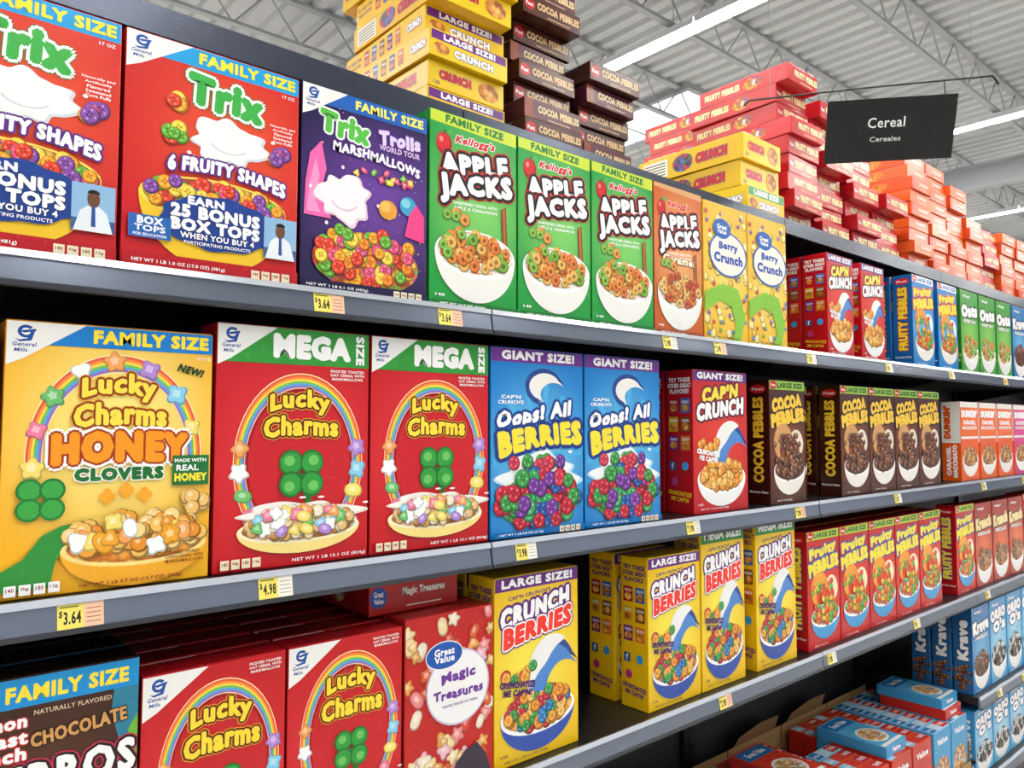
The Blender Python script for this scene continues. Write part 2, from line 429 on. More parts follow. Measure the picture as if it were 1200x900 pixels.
def d_crunch(base='eec012', side=None, w=.222, h=.35, size='LARGE SIZE!', band='6a2580', bandt='ffffff', berries=True, d=.08, words='CRUNCH', second='BERRIES', tc='6a2580', bh=.075):
    red = base != 'eec012'
    a = Art(w, h, d, base, side or base, gl=('fbe850' if not red else 'e23a2c', .45, .5, .8, .6))
    a.r(0, 1-bh, 1, 1, band); a.t(size, .5, 1-bh/2, .84, bh*.55, bandt, bold=.06)
    y = 1-bh
    if berries:
        a.t("CAP'N CRUNCH'S", .4, y-.035, .5, .022, '5a1f74', bold=.04, rot=3)
        a.t(words, .48, y-.115, .82, .09, 'ffffff', '5a1f74', bold=.08, ow=.12, rot=8, shear=.2, fan=.2)
        a.t(second, .5, y-.22, .82, .085, 'f2382c', 'ffffff', bold=.08, ow=.07, rot=8, shear=.2, o2='5a1f74', ow2=.13, fan=.2)
    elif red:
        a.t("CAP'N", .5, y-.08, .66, .09, 'fbe04a', '5a1030', bold=.08, ow=.11, rot=6, shear=.2, fan=.15)
        a.t(words, .5, y-.195, .86, .1, 'ffffff', '5a1030', bold=.08, ow=.11, rot=6, shear=.2, fan=.15)
    a.crescent(.66, .43, .29, .2, '24448f', .06, -.03); a.crescent(.67, .42, .26, .165, '4f86d0', .07, -.03); a.crescent(.665, .435, .3, .21, 'f3f3f0', .01, -.012, 60, 200)
    a.sc(9, .28, .48, .18, .04, ['f0a63a','e8922a','c0263c','2f7fc4','3b9a48'] if berries else ['f0a63a','e8922a'], .0115, 'berry' if berries else 'puff', 17)
    a.bowl(.5, .24, .44, .11, 'f4f4f4' if red else '2f50a8', M_GOLD, 'ffffff', 1.8)
    a.sc(60, .5, .265, .385, .1, ['f0a63a','e8922a','f6c262','c0263c','2f7fc4','3b9a48'] if berries else ['f0a63a','e8922a','f6c262'], .0125, 'berry' if berries else 'puff', 18)
    c = '4a1a66' if not red else 'ffffff'
    a.t('CRUNCHATIZE', .25, .42, .4, .032, c, bold=.07, rot=-8); a.t("ME CAP'N!", .25, .378, .32, .032, c, bold=.07, rot=-8)
    a.t('NET WT 1 LB 2.3 OZ (520g)', .35, .03, .5, .013, c); a.t('120', .1, .065, .08, .014, c)
    crunch_side(a, '6a2580' if not red else 'f2cd1e', '5a1f74' if not red else 'ffffff')
    return a.done()

def d_allberries():
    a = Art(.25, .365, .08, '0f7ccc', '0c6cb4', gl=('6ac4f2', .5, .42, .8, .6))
    for i in range(14):
        t = i*6.283/14; a.p([(.5,.42),(.5+.48*math.cos(t),.42+.4*math.sin(t)),(.5+.48*math.cos(t+.12),.42+.4*math.sin(t+.12))], '4db0ea')
    a.r(0, .925, 1, 1, '6d2a90'); a.t('GIANT SIZE!', .5, .962, .78, .044, 'ffffff', bold=.06)
    a.crescent(.55, .8, .2, .1, '24448f', .05, -.02); a.crescent(.56, .8, .17, .075, 'f4f2ee', .05, -.02)
    a.t("CAP'N", .2, .74, .2, .02, 'ffffff', bold=.04); a.t("CRUNCH'S", .2, .712, .26, .02, 'ffffff', bold=.04)
    a.splash(.5, .32, .42, .12, 'f2f8fc', 'b8dcf2', seed=12)
    a.t('Oops! All', .46, .64, .8, .095, 'ffffff', '143f8c', bold=.07, ow=.13, rot=8, shear=.2, jig=.06)
    a.t('BERRIES', .52, .515, .88, .1, 'f7e23a', '1a3484', bold=.09, ow=.14, rot=6, arch=.018, fan=.25)
    a.sc(12, .5, .38, .4, .02, ['c0263c','3b9a48','7b3aa0','d43a50','2457a8'], .0145, 'berry', 41)
    a.e(.5, .17, .42, .13, M_BERRY)
    a.sc(85, .5, .19, .42, .14, ['c8263c','2457a8','3b9a48','7b3aa0','d43a50','c0263c','3aa860'], .0165, 'berry', 42)
    a.r(0, 0, 1, .035, '0c6cb4'); a.t('NET WT 1 LB 5.8 OZ (617g)', .3, .018, .45, .014, 'ffffff'); nutri(a, x=.7, y=.012)
    a.on('L'); a.t('OOPS! ALL BERRIES', .5, .5, .45, .8, 'f7e23a', '1f3f8c', bold=.05, rot=90); a.on('F')
    return a.done()

def clover_title(a, cx, cy, w, h, c='fbdc3c', o='5a1a08', rot=0):
    a.t('Lucky', cx-.01, cy+h*.3, w*.8, h*.54, c, o, bold=.06, ow=.08, arch=.02, rot=rot, o2='f7b030', ow2=.11, fan=-.08, jig=.03)
    a.t('Charms', cx, cy-h*.26, w, h*.46, c, o, bold=.06, ow=.08, arch=.012, rot=rot, o2='f7b030', ow2=.11, jig=.03)
MARSH = ['f07fa0', 'f6e070', '8ad0f0', 'b48ad8', 'f5a45a', 'ffffff', '6fc070']
def charms_on(a, pts, sz, seed=50):
    for i, (x, y) in enumerate(pts):
        a.sc(1, x, y, 0, 0, [MARSH[i % len(MARSH)]], sz, 'marsh', seed+i)
def d_honey():
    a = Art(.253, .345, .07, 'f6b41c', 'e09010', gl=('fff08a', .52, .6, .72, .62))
    a.rainbow(.52, .5, .42, .39, .16, -10, 190)
    pts = [(.52+.39*math.cos(t), .5+.365*math.sin(t)) for t in [math.radians(q) for q in (-6,18,42,68,94,118,142,164,186)]]
    charms_on(a, pts, .0128)
    a.r(0, .915, 1, 1, '1580d0'); gm(a, 1.3)
    a.t('FAMILY SIZE', .68, .957, .58, .048, 'ffe63c', bold=.06); a.t('19.7 OZ', .95, .895, .07, .012, 'ffffff')
    a.t('NEW!', .88, .845, .14, .03, '14401c', bold=.06, rot=-14, shear=.2)
    clover_title(a, .53, .7, .44, .175, 'fbdf4a', '8a3a10')
    a.t('HONEY', .54, .53, .64, .105, 'f5981a', 'a8380c', bold=.09, ow=.06, o2='ffffff', ow2=.13, sp=1.1, arch=.01)
    a.t('CLOVERS', .53, .435, .42, .042, '1f6a2c', 'ffffff', bold=.09, ow=.07, sp=1.1)
    for x, y in ((.56,.37),(.47,.35),(.65,.35)):
        for dx, dy in ((0,.016),(-.02,0),(.02,0),(0,-.016)): a.e(x+dx, y+dy, .02, .015, 'f2a82a', 12)
    a.p([(.0,.1),(.1,.14),(.18,.22),(.26,.25),(.4,.27),(.42,.25),(.3,.2),(.24,.12),(.22,.03),(0,.03)], '2f8f3a')
    for dx, dy in ((-.05,.035),(.05,.035),(-.05,-.035),(.05,-.035)):
        a.e(.17+dx, .35+dy, .058, .042, '1f7a30', 20); a.e(.17+dx, .35+dy, .047, .033, '3aa245', 20)
    a.r(.79, .38, .985, .5, '1f6f35'); a.t('MADE WITH', .885, .48, .17, .014, 'ffffff', bold=.03); a.t('REAL', .87, .45, .12, .024, 'ffffff', bold=.06); a.t('HONEY', .888, .412, .17, .03, 'ffe63c', bold=.06)
    a.sc(7, .88, .31, .08, .03, ['f0c070'], .012, 'puff', 77)
    a.bowl(.62, .155, .36, .075, 'f6b02a', M_GOLD, 'fde28a', 2.0)
    a.sc(80, .62, .2, .33, .07, ['f0a63a','f6c262','e8922a','fbd68a'], .0112, 'puff', 56)
    a.sc(14, .6, .2, .3, .055, ['f5a45a','ffffff','f6e070','f2a82a'], .0125, 'marsh', 57)
    a.t('SWEETENED', .86, .115, .16, .012, '7a3a10'); a.t('CORN CEREAL WITH', .86, .098, .2, .012, '7a3a10'); a.t('MARSHMALLOWS', .86, .081, .2, .012, '7a3a10')
    a.t('NET WT 1 LB 3.7 OZ (19.7 OZ) (558g)', .6, .025, .5, .016, '8a2a10'); nutri(a, 'ffffff', .02, .03)
    return a.done()

def d_charm(mega=True):
    h = .365 if mega else .3
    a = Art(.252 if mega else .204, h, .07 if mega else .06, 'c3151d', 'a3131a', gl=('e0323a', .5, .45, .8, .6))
    cy = .43 if mega else .5
    ry = .375 if mega else .42
    a.rainbow(.53, cy, .42, ry, .15)
    a.e(.53, cy, .353, ry*.84, '9c1018'); a.e(.53, cy, .335, ry*.805, 'c81d26')
    pts = [(.53+.39*math.cos(t), cy+ry*.925*math.sin(t)) for t in [math.radians(q) for q in (-38,-22,-6,10,170,186,202,218)]]
    charms_on(a, pts, .0125 if mega else .0098, 60)
    if mega:
        a.r(0, .845, 1, 1, '2f9436'); gm(a, 1.35)
        a.t('MEGA', .6, .922, .5, .09, 'ffffff', bold=.085, sp=1.06)
        a.t('SIZE', .93, .922, .055, .125, 'ffffff', bold=.06, rot=-90)
        a.t('FROSTED TOASTED', .84, .825, .24, .012, 'ffffff'); a.t('OAT CEREAL WITH', .84, .808, .24, .012, 'ffffff'); a.t('MARSHMALLOWS', .84, .791, .22, .012, 'ffffff')
        clover_title(a, .53, .62, .48, .17)
    else:
        gm(a, 1.6)
        clover_title(a, .54, .69, .52, .21)
        a.t('FROSTED TOASTED', .84, .965, .24, .013, 'ffffff'); a.t('OAT CEREAL WITH', .84, .946, .24, .013, 'ffffff'); a.t('MARSHMALLOWS', .84, .927, .22, .013, 'ffffff')
    y0 = .385 if mega else .42
    a.p([(.51,y0),(.55,y0),(.6,y0-.12),(.56,y0-.13)], '1f6f2c')
    for dx, dy in ((-.068,.045),(.068,.045),(-.068,-.045),(.068,-.045)):
        a.e(.53+dx, y0+dy, .078, .055, '1f6f2c', 22)
        a.e(.53+dx, y0+dy, .066, .045, '2f9a3c', 22)
        a.e(.53+dx*1.15, y0+dy*1.2, .034, .022, '6cc060', 16)
    a.splash(.53, .205, .4, .06, 'fbf6f0', 'e4dcd4', seed=8)
    a.bowl(.53, .155, .4, .06, 'fbe08a', M_OATS, 'fff2c8', 1.7)
    a.sc(90, .53, .18, .36, .055, ['e2b36a','d69c4d','f2d9a8','e8bf80','f6ead0'], .0095 if mega else .0078, 'puff', 71)
    a.sc(26, .53, .185, .33, .048, MARSH, .01 if mega else .0084, 'marsh', 72)
    a.t('NET WT 1 LB 13.1 OZ (824g)' if mega else 'NET WT 14.9 OZ (422g)', .72, .025, .5, .017, 'ffffff'); nutri(a, 'f4e9c8', .03, .03)
    return a.done()

def d_churro():
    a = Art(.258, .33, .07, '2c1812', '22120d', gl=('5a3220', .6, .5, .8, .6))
    a.p([(.88,.89),(1,.89),(1,.2),(.95,.35),(.94,.6),(.87,.8)], '2a7f9c'); a.p([(.95,.72),(1,.78),(1,.4),(.965,.45)], '6db43c')
    a.r(0, .89, 1, 1, '1690d4'); a.t('FAMILY SIZE', .68, .94, .53, .055, 'ffe63c', bold=.05)
    a.t('NATURALLY FLAVORED', .7, .862, .34, .018, 'd9bfa0')
    a.t('Cinnamon', .31, .84, .38, .046, 'ffffff', 'c8302a', bold=.05, ow=.06); a.t('Toast', .38, .78, .25, .046, 'ffffff', 'c8302a', bold=.05, ow=.06); a.t('Crunch', .34, .722, .32, .046, 'ffffff', 'c8302a', bold=.05, ow=.06)
    a.t('CHOCOLATE', .73, .775, .42, .05, 'd09858', '180a06', bold=.05, rot=5, ow=.06)
    a.t('CHURROS', .54, .615, .88, .12, 'ffffff', '281410', bold=.05, ow=.07, o2='d3305a', ow2=.1, sp=1.1, rot=2)
    a.sc(40, .5, .22, .42, .2, ['a86a3a','7a4424','c08a54'], .014, 'bean', 81)
    return a.done()

def d_treasure():
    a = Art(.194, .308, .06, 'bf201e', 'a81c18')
    a.sc(66, .5, .5, .48, .48, ['e98a8a','f2d7a0','e7a04f','f1b7c6','d9613c','efe0c8','d94a3a'], .0125, 'flat', 91, box=True)
    a.sc(14, .5, .5, .48, .48, ['e2b36a','d69c4d','efc98a'], .009, 'flat', 92, box=True)
    a.e(.58, .57, .36, .215, 'c7c2da'); a.e(.58, .57, .345, .205, 'f8f6f8')
    a.e(.42, .765, .21, .08, 'f8f6f8'); a.e(.42, .765, .2, .074, '1a55ac'); a.t('Great', .42, .785, .22, .038, 'ffffff', bold=.04); a.t('Value', .42, .745, .22, .038, 'ffffff', bold=.04)
    a.t('Magic', .58, .625, .38, .07, '6f3a9c', bold=.05, rot=3, arch=.008, jig=.06)
    a.t('Treasures', .58, .54, .56, .05, '6f3a9c', bold=.05, jig=.08)
    a.t('FROSTED TOASTED OAT CEREAL', .6, .475, .4, .014, '7a4a9a')
    a.p([(.48,.02),(.97,.02),(.9,.14),(.8,.22),(.66,.2),(.55,.14)], '3a3040')
    a.t('NET WT 11.5 OZ (326g)', .25, .03, .4, .016, 'ffffff')
    a.on('L'); a.t('Magic Treasures', .5, .5, .4, .6, 'ffffff', bold=.03, rot=90)
    a.on('F')
    return a.done()

def d_pebble(kind='cocoa', h=.335):
    P = {'cocoa': ('4a1c0e', '381408', 'f6c838', '1e0a05', M_COCOA, 'Cocoa', ['5b2e17','74401f','8b5230'], '9ac83a', '1e5a28', '8a4422'),
         'fruity': ('c4141c', 'ab121a', 'fbe23a', '24509f', M_PEB, 'Fruity', ['f04a30','f8c630','58b23e','f58a1f'], 'b8d63a', '1e5a28', 'ee4a2a'),
         'blue': ('1a7fca', '145fa4', 'fbe23a', 'c8202a', M_PEB, 'Fruity', ['f04a30','f8c630','58b23e','f58a1f'], 'f2f2f2', '1c6fb4', '7ac4f0')}[kind]
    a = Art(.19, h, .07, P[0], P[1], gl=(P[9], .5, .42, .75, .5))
    a.r(0, .925, 1, 1, P[7]); a.t('LARGE SIZE', .58, .962, .7, .04, P[8], bold=.06)
    a.e(.11, .962, .1, .034, 'd3222a'); a.t('Post', .11, .962, .12, .024, 'ffffff', bold=.03)
    a.t(P[5].upper() if kind == 'cocoa' else P[5], .48, .82, .8, .1, P[2], P[3], bold=.1, ow=.1, rot=7, jig=.05)
    a.t('PEBBLES', .5, .695, .9, .1, P[2], P[3], bold=.1, ow=.1, rot=7, arch=.01, jig=.05)
    a.crescent(.36, .5, .26, .15, {'cocoa':'d09a5a','fruity':'f5a02f','blue':'f2a030'}[kind], .05, -.02); a.crescent(.72, .48, .2, .12, {'cocoa':'e8dcc8','fruity':'fbe8c0','blue':'e8f4fb'}[kind], -.04, -.02, -60, 160)
    a.sc(26, .5, .5, .4, .06, P[6], .0085, 'puff', 100)
    a.bowl(.52, .27, .44, .1, 'f0ece4' if kind != 'fruity' else '3f9bd8', P[4], 'ffffff', 2.0)
    a.sc(80, .52, .31, .39, .11, P[6], .0095, 'puff', 101)
    a.t('NET WT 15 OZ (425g)', .35, .03, .4, .014, 'ffffff')
    a.on('L')
    a.e(.5, .93, .36, .035, 'd3222a'); a.t('Post', .5, .93, .5, .025, 'ffffff', bold=.03)
    a.t(P[5].upper()+' PEBBLES', .5, .52, .42, .68, P[2], P[3], bold=.07, ow=.07, rot=90)
    a.t('Nutrition Facts', .5, .1, .8, .02, 'ffffff'); a.on('F')
    return a.done()

def d_coffee(front='f06a1c', low='e65a14'):
    a = Art(.19, .31, .07, low, 'e65a14', 'f0e8e0')
    a.on('L'); a.r(.0, .48, 1, 1, 'f4efe8')
    a.on('F'); a.r(0, .93, 1, 1, 'f4efe8'); a.r(0, .55, 1, .93, front); a.t("DUNKIN'", .5, .85, .84, .08, 'ffffff', bold=.12); a.t('CARAMEL', .5, .74, .7, .05, 'ffffff', bold=.07); a.t('MACCHIATO', .5, .67, .8, .04, 'ffffff', bold=.06)
    a.r(0, .53, 1, .56, 'f4efe8')
    a.bowl(.5, .27, .44, .11, 'f4f0ea', M_GOLD, 'ffffff', 2.0); a.sc(55, .5, .31, .39, .11, ['c98a4a','a8632a','e2b36a'], .0105, 'puff', 111)
    a.on('L'); a.t("DUNKIN'", .3, .74, .3, .4, 'e65a14', bold=.12, rot=90); a.t('CARAMEL', .35, .25, .2, .36, 'ffffff', bold=.08, rot=90); a.t('MACCHIATO', .68, .25, .2, .4, 'ffffff', bold=.08, rot=90)
    return a.done()

def d_plain(base, side, title, sub, tc, fill, bandc, cols, w=.19, h=.33, big=False, tl='201020'):
    a = Art(w, h, .07, base, side, gl=(bandc, .5, .4, .75, .55))
    a.t("Kellogg's" if not big else 'Post', .35, .93, .4, .035, 'ffffff', bold=.04, shear=.3)
    if big:
        a.t(title.split()[0], .5, .81, .86, .12, tc, tl, bold=.1, ow=.08, rot=4); a.t(title.split()[1], .55, .67, .66, .12, tc, tl, bold=.1, ow=.08, rot=4)
    else:
        a.t(title, .5, .76, .86, .13, tc, tl, bold=.1, ow=.08, rot=4)
        if sub: a.t(sub, .5, .63, .7, .04, 'ffffff', tl, bold=.06)
    a.bowl(.5, .27, .44, .12, 'f3f3f0', fill, 'ffffff', 2.0); a.sc(60, .5, .33, .39, .13, cols, .0115, 'ring' if big else 'puff', 121)
    a.t('NET WT 17.3 OZ (490g)', .35, .03, .4, .014, 'ffffff')
    a.on('L'); a.t(title, .5, .62, .5, .45, tc, tl, bold=.08, rot=90)
    a.sc(30, .5, .2, .4, .15, cols, .009, 'puff', 125); a.on('F')
    return a.done()

# boxes lying on their backs: F is the end panel, L the long narrow side
def d_flat(base, end, title, tc, oc, w=.208, t_=.068, L=.33, stripe=None, sub=None, fill=None, kind='title', panel=False, big=1.0):
    a = Art(w, t_, L, end, base, base, flap=False)
    if kind == 'size':
        a.r(.02, .62, .98, .95, stripe); a.t('LARGE SIZE!', .5, .79, .66, .2, 'ffffff', bold=.06)
        a.t(title, .55, .33, .5, .24, tc, oc, bold=.08, ow=.06); a.e(.14, .34, .1, .2, M_GOLD)
        a.on('L')
        a.t('TRY THESE OTHER', .12, .68, .19, .13, oc, bold=.04); a.t('GREAT FLAVORS!', .12, .45, .17, .13, oc, bold=.04)
        for i, c in enumerate(['b81820', '2a66b8', '7a4a24', '6a2a8a', 'd8752a']):
            x = .29+i*.1; a.r(x-.03, .22, x+.03, .82, c); a.e(x, .4, .022, .12, M_GOLD); a.r(x-.022, .62, x+.022, .7, 'f4e9c8')
        a.t(title, .88, .5, .15, .26, tc, oc, bold=.08, ow=.06, shear=.1)
    elif kind == 'facts':
        a.t(title, .34, .55, .4, .3, tc, oc, bold=.07, ow=.05); a.e(.78, .5, .14, .36, M_GOLD); a.t('120', .1, .2, .08, .14, oc)
        a.on('L'); a.r(.05, .14, .3, .86, 'f6f2e0')
        for i in range(5): a.r(.07, .22+.12*i, .28, .26+.12*i, '4a4640')
        a.e(.45, .5, .1, .36, M_BERRY); a.t(title, .72, .5, .28, .36, tc, oc, bold=.07, ow=.05, shear=.1)
    else:
        if stripe: a.r(0, .0, .14, 1, stripe)
        a.t(title, .6, .56, .56*big if big > 1 else .48, .26*big, tc, oc, bold=.08, ow=.07)
        a.r(.4, .14, .8, .18, tc)
        if sub:
            a.e(.1, .5, .09, .3, '1a55ac' if sub == 'Great Value' else 'b81820')
            if sub == 'Great Value': a.t('Great', .1, .6, .1, .17, 'ffffff', bold=.03); a.t('Value', .1, .4, .1, .15, 'ffffff', bold=.03)
            else: a.t(sub, .1, .5, .12, .2, 'ffffff', bold=.03)
        a.on('L'); a.r(0, 0, 1, .06, oc)
        a.t(title, .27, .52, .3*big, .26*big, tc, oc, bold=.08, ow=.07, shear=.1)
        if fill: a.e(.62, .5, .11, .34, fill)
        if panel:
            a.r(.78, .18, .95, .84, tc)
            for i in range(4): a.r(.795, .27+.13*i, .935, .31+.13*i, oc)
    return a.done()

# ------------------------------------------------------------------ levels (metres)
Z1, Z2, Z3, Z4, ZB, ZT = 1.715, 1.287, .862, .462, .15, 2.125
FY = .02

# ------------------------------------------------------------------ shelving
def pegboard():
    m = bpy.data.materials.new('black_pegboard'); m.use_nodes = True; nt = m.node_tree
    b = nt.nodes['Principled BSDF']; b.inputs['Roughness'].default_value = .55
    tc = nt.nodes.new('ShaderNodeTexCoord'); vm = nt.nodes.new('ShaderNodeVectorMath'); vm.operation = 'SCALE'; vm.inputs['Scale'].default_value = 1/.0254
    fr = nt.nodes.new('ShaderNodeVectorMath'); fr.operation = 'FRACTION'
    sb = nt.nodes.new('ShaderNodeVectorMath'); sb.operation = 'SUBTRACT'; sb.inputs[1].default_value = (.5,.5,.5)
    ml = nt.nodes.new('ShaderNodeVectorMath'); ml.operation = 'MULTIPLY'; ml.inputs[1].default_value = (1,0,1)
    ln = nt.nodes.new('ShaderNodeVectorMath'); ln.operation = 'LENGTH'
    gt = nt.nodes.new('ShaderNodeMath'); gt.operation = 'GREATER_THAN'; gt.inputs[1].default_value = .16
    mx = nt.nodes.new('ShaderNodeMix'); mx.data_type = 'RGBA'; mx.inputs[6].default_value = (.001,.001,.001,1); mx.inputs[7].default_value = lin('2a2b2f')
    L = nt.links.new
    L(tc.outputs['Object'], vm.inputs[0]); L(vm.outputs[0], fr.inputs[0]); L(fr.outputs[0], sb.inputs[0]); L(sb.outputs[0], ml.inputs[0]); L(ml.outputs[0], ln.inputs[0]); L(ln.outputs['Value'], gt.inputs[0]); L(gt.outputs[0], mx.inputs[0]); L(mx.outputs[2], b.inputs['Base Color'])
    return m
PEG = pegboard()
BLK = mat('16191f', .35, .3, 0, 'black_steel'); RAIL = mat('7b8494', .17, .65, 0, 'rail_plastic'); DRK = mat('17181b', .35, .2, 0, 'dark_steel')
LIP = mat('d6dce6', .16, .55, 0, 'rail_lip'); LIPD = mat('3a3d44', .3, .3, 0, 'rail_lip')
XJ = [-.305, .897, 2.105, 3.31, 4.515, 5.72, 6.925]
for i in range(6):
    x0, x1 = XJ[i], XJ[i+1]; W = x1-x0
    u = obj('shelving_unit', None, (x0, 0, 0), label='black steel gondola shelving bay with grey price rails', cat='shelving unit', group='shelving bays along the aisle')
    m = MB(); m.box(0.002, W-.002, .47, .49, 0, ZT-.03, PEG); obj('back_panel', m.mesh('back_panel'), parent=u, label='black perforated back panel')
    for xx in (.0, W-.03):
        m = MB(); m.box(xx+.002, xx+.028, .452, .47, .0, ZT-.03, DRK)
        for k in range(36): m.box(xx+.011, xx+.019, .4512, .4522, .12+k*.054, .15+k*.054, BLK)
        obj('upright', m.mesh('upright'), parent=u)
    lv = [Z1, Z2, Z3] + ([Z4] if i >= 3 else []) + [ZB]
    for z in lv:
        m = MB(); m.box(.002, W-.002, .012, .45, z-.028, z, DRK)
        m.prism([(.0125,z),(.0,z),(.0,z-.03),(.0125,z-.03)], .002, W-.002, DRK)
        sh = obj('shelf', m.mesh('shelf'), parent=u)
        m = MB()
        m.prism([(.0,z+.001),(-.004,z+.001),(-.011,z-.041),(.0,z-.044)], .002, W-.002, RAIL)
        m.prism([(-.0042,z+.002),(-.0065,z+.002),(-.0095,z-.007),(-.0055,z-.007)], .002, W-.002, LIP)
        m.prism([(-.0105,z-.037),(-.0135,z-.037),(-.0135,z-.044),(-.0105,z-.044)], .002, W-.002, LIPD)
        obj('price_rail', m.mesh('price_rail'), parent=sh, label='grey plastic price rail')
        for xx in (.0045, W-.0075):
            m = MB(); m.add([(xx,.45,z-.028),(xx,.12,z-.028),(xx,.12,z-.035),(xx,.45,z-.1),(xx+.003,.45,z-.028),(xx+.003,.12,z-.028),(xx+.003,.12,z-.035),(xx+.003,.45,z-.1)],
                            [(0,1,2,3),(7,6,5,4),(0,4,5,1),(1,5,6,2),(2,6,7,3),(3,7,4,0)], DRK)
            obj('bracket', m.mesh('bracket'), parent=sh)
    m = MB(); m.box(.002, W-.002, .09, .9, ZT-.03, ZT, DRK); m.prism([(.09,ZT),(.082,ZT),(.08,ZT-.045),(.09,ZT-.045)], .002, W-.002, mat('3c4352', .25, .5, 0, 'deck_edge'))
    obj('top_shelf', m.mesh('top_shelf'), parent=u)
    m = MB(); m.box(.002, W-.002, .03, .05, 0, ZB-.03, BLK); obj('kick_plate', m.mesh('kick_plate'), parent=u)

# ------------------------------------------------------------------ put boxes
def put(me, x, z, label, group, y=FY, rot=0, name='cereal_box'):
    o = obj(name, me, (x, y, z+.0006), label=label, cat='cereal box', group=group, rot=(0, 0, math.radians(rot)))
    return o

FP = d_fruit_puffs(); PM = d_purple_marsh(); RG = d_ring(); RC = d_ring('cc5f24', fam=None, w=.188, caramel=True); BC = d_berry_crunch()
CR_L = d_crunch('bd131c', w=.17, h=.315, size='LARGE SIZE!', berries=False)
CR_G = d_crunch('bd131c', w=.235, h=.352, size='GIANT SIZE!', berries=False)
CB_L = d_crunch(w=.222, h=.352); CB_S = d_crunch(w=.196, h=.34)
CB_M = d_crunch(w=.185, h=.39, size='MEGA SIZE!', band='2f8f34', berries=True, bh=.1)
CB_N = d_crunch(w=.2, h=.39, size='MEGA SIZE!', band='2f8f34', berries=True, bh=.1)
OB = d_allberries(); HL = d_honey(); MG = d_charm(True); LC = d_charm(False); CH = d_churro(); MT = d_treasure()
CO = d_pebble('cocoa', .34); FR = d_pebble('fruity', .335); BL = d_pebble('blue', .33); DK = d_coffee(); DP = d_coffee('dc3d84', 'd83a80')
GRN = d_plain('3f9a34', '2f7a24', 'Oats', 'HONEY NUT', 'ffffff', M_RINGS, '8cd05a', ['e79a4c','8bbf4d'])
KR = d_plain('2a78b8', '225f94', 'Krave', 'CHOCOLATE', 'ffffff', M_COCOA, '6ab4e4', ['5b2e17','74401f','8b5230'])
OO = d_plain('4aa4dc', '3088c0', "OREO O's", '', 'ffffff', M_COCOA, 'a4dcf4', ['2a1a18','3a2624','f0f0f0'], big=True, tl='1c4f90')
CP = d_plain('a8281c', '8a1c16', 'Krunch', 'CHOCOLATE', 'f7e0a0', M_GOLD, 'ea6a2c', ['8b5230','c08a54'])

G1, G2, G3, G4 = 'cereal boxes on the upper shelf', 'cereal boxes on the middle shelf', 'cereal boxes on the lower shelf', 'cereal boxes on the low end shelf'
lab = 'red fruit-puff cereal box with blue family size band'
put(FP, .013, Z1, lab, G1); put(FP, .271, Z1, lab, G1)
put(PM, .529, Z1, 'dark purple marshmallow cereal box with blue top band', G1)
for x in (.775, .986, 1.197): put(RG, x, Z1, 'green apple ring cereal box with yellow-green top band', G1)
put(RC, 1.408, Z1, 'orange caramel ring cereal box beside green ones', G1)
for x in (1.602, 1.802): put(BC, x, Z1, 'golden berry cereal box with blue store emblem', G1)
put(BC, 2.002, Z1, 'golden berry cereal box pushed back in its row', G1, y=.24)
for x in (2.235, 2.46):
    for k in range(2): put(CR_L, x, Z1, 'red crunch cereal box with purple top band', G1, y=FY+k*.085)
for x in (2.86, 3.09):
    for k in range(2): put(BL, x, Z1, 'blue pebble cereal box with yellow lettering', G1, y=FY+k*.077)
for x in (3.32, 3.525, 3.73): put(GRN, x, Z1, 'green oat ring cereal box', G1)
for x in (3.94, 4.15, 4.36): put(KR, x, Z1, 'blue chocolate cereal box with white lettering', G1)
put(CP, -.052, Z2, 'dark red chocolate cereal box beside the honey one', G2)
put(HL, .1445, Z2, 'yellow-orange honey marshmallow cereal box with rainbow arch', G2)
for x in (.403, .659): put(MG, x, Z2, 'red marshmallow cereal box with rainbow ring and green band', G2)
for x in (.917, 1.172):
    put(OB, x, Z2, 'blue giant size berry cereal box with purple band', G2)
put(OB, 1.215, Z2, 'blue giant size berry cereal box behind the front one', G2, y=.14)
for k in range(2): put(CR_G, 1.55, Z2, 'red giant size crunch cereal box', G2, y=FY+k*.088)
for k in range(2): put(CO, 1.895, Z2, 'brown cocoa pebble cereal box with yellow lettering', G2, y=FY+k*.077)
put(CO, 2.094, Z2, 'brown cocoa pebble cereal box set further back', G2, y=.12)
for x in (2.30, 2.494, 2.688, 2.882):
    for k in range(2): put(CO, x, Z2, 'brown cocoa pebble cereal box with yellow lettering', G2, y=FY+k*.077)
for x in (3.28, 3.49, 3.7): put(DK, x, Z2, 'orange and white coffee flavoured cereal box', G2)
for x in (3.91, 4.12, 4.33): put(DP, x, Z2, 'pink and white coffee flavoured cereal box', G2)
for k in range(4): put(CH, .052, Z3, 'dark brown chocolate churro cereal box with blue band', G3, y=FY+k*.076)
for x in (.313, .5205):
    for k in range(6): put(LC, x+[0,.0035,-.001,.0015,0,.001][k], Z3, 'red marshmallow cereal box with rainbow ring', G3, y=FY+k*.066)
for k in range(3): put(MT, .73, Z3, 'red cereal box with white round emblem and marshmallow print', G3, y=FY+k*.066)
put(CB_L, .927, Z3, 'yellow berry cereal box with purple large size band', G3); put(CB_L, .927, Z3, 'yellow berry cereal box with purple large size band', G3, y=FY+.088)
for k in range(2): put(CB_S, 1.373, Z3, 'yellow berry cereal box showing its printed side', G3, y=FY+k*.1)
put(CB_M, 1.575, Z3, 'tall yellow berry cereal box with green mega size band', G3)
for k in range(2): put(CB_N, 1.815, Z3, 'tall yellow berry cereal box with green mega size band', G3, y=FY+k*.088)
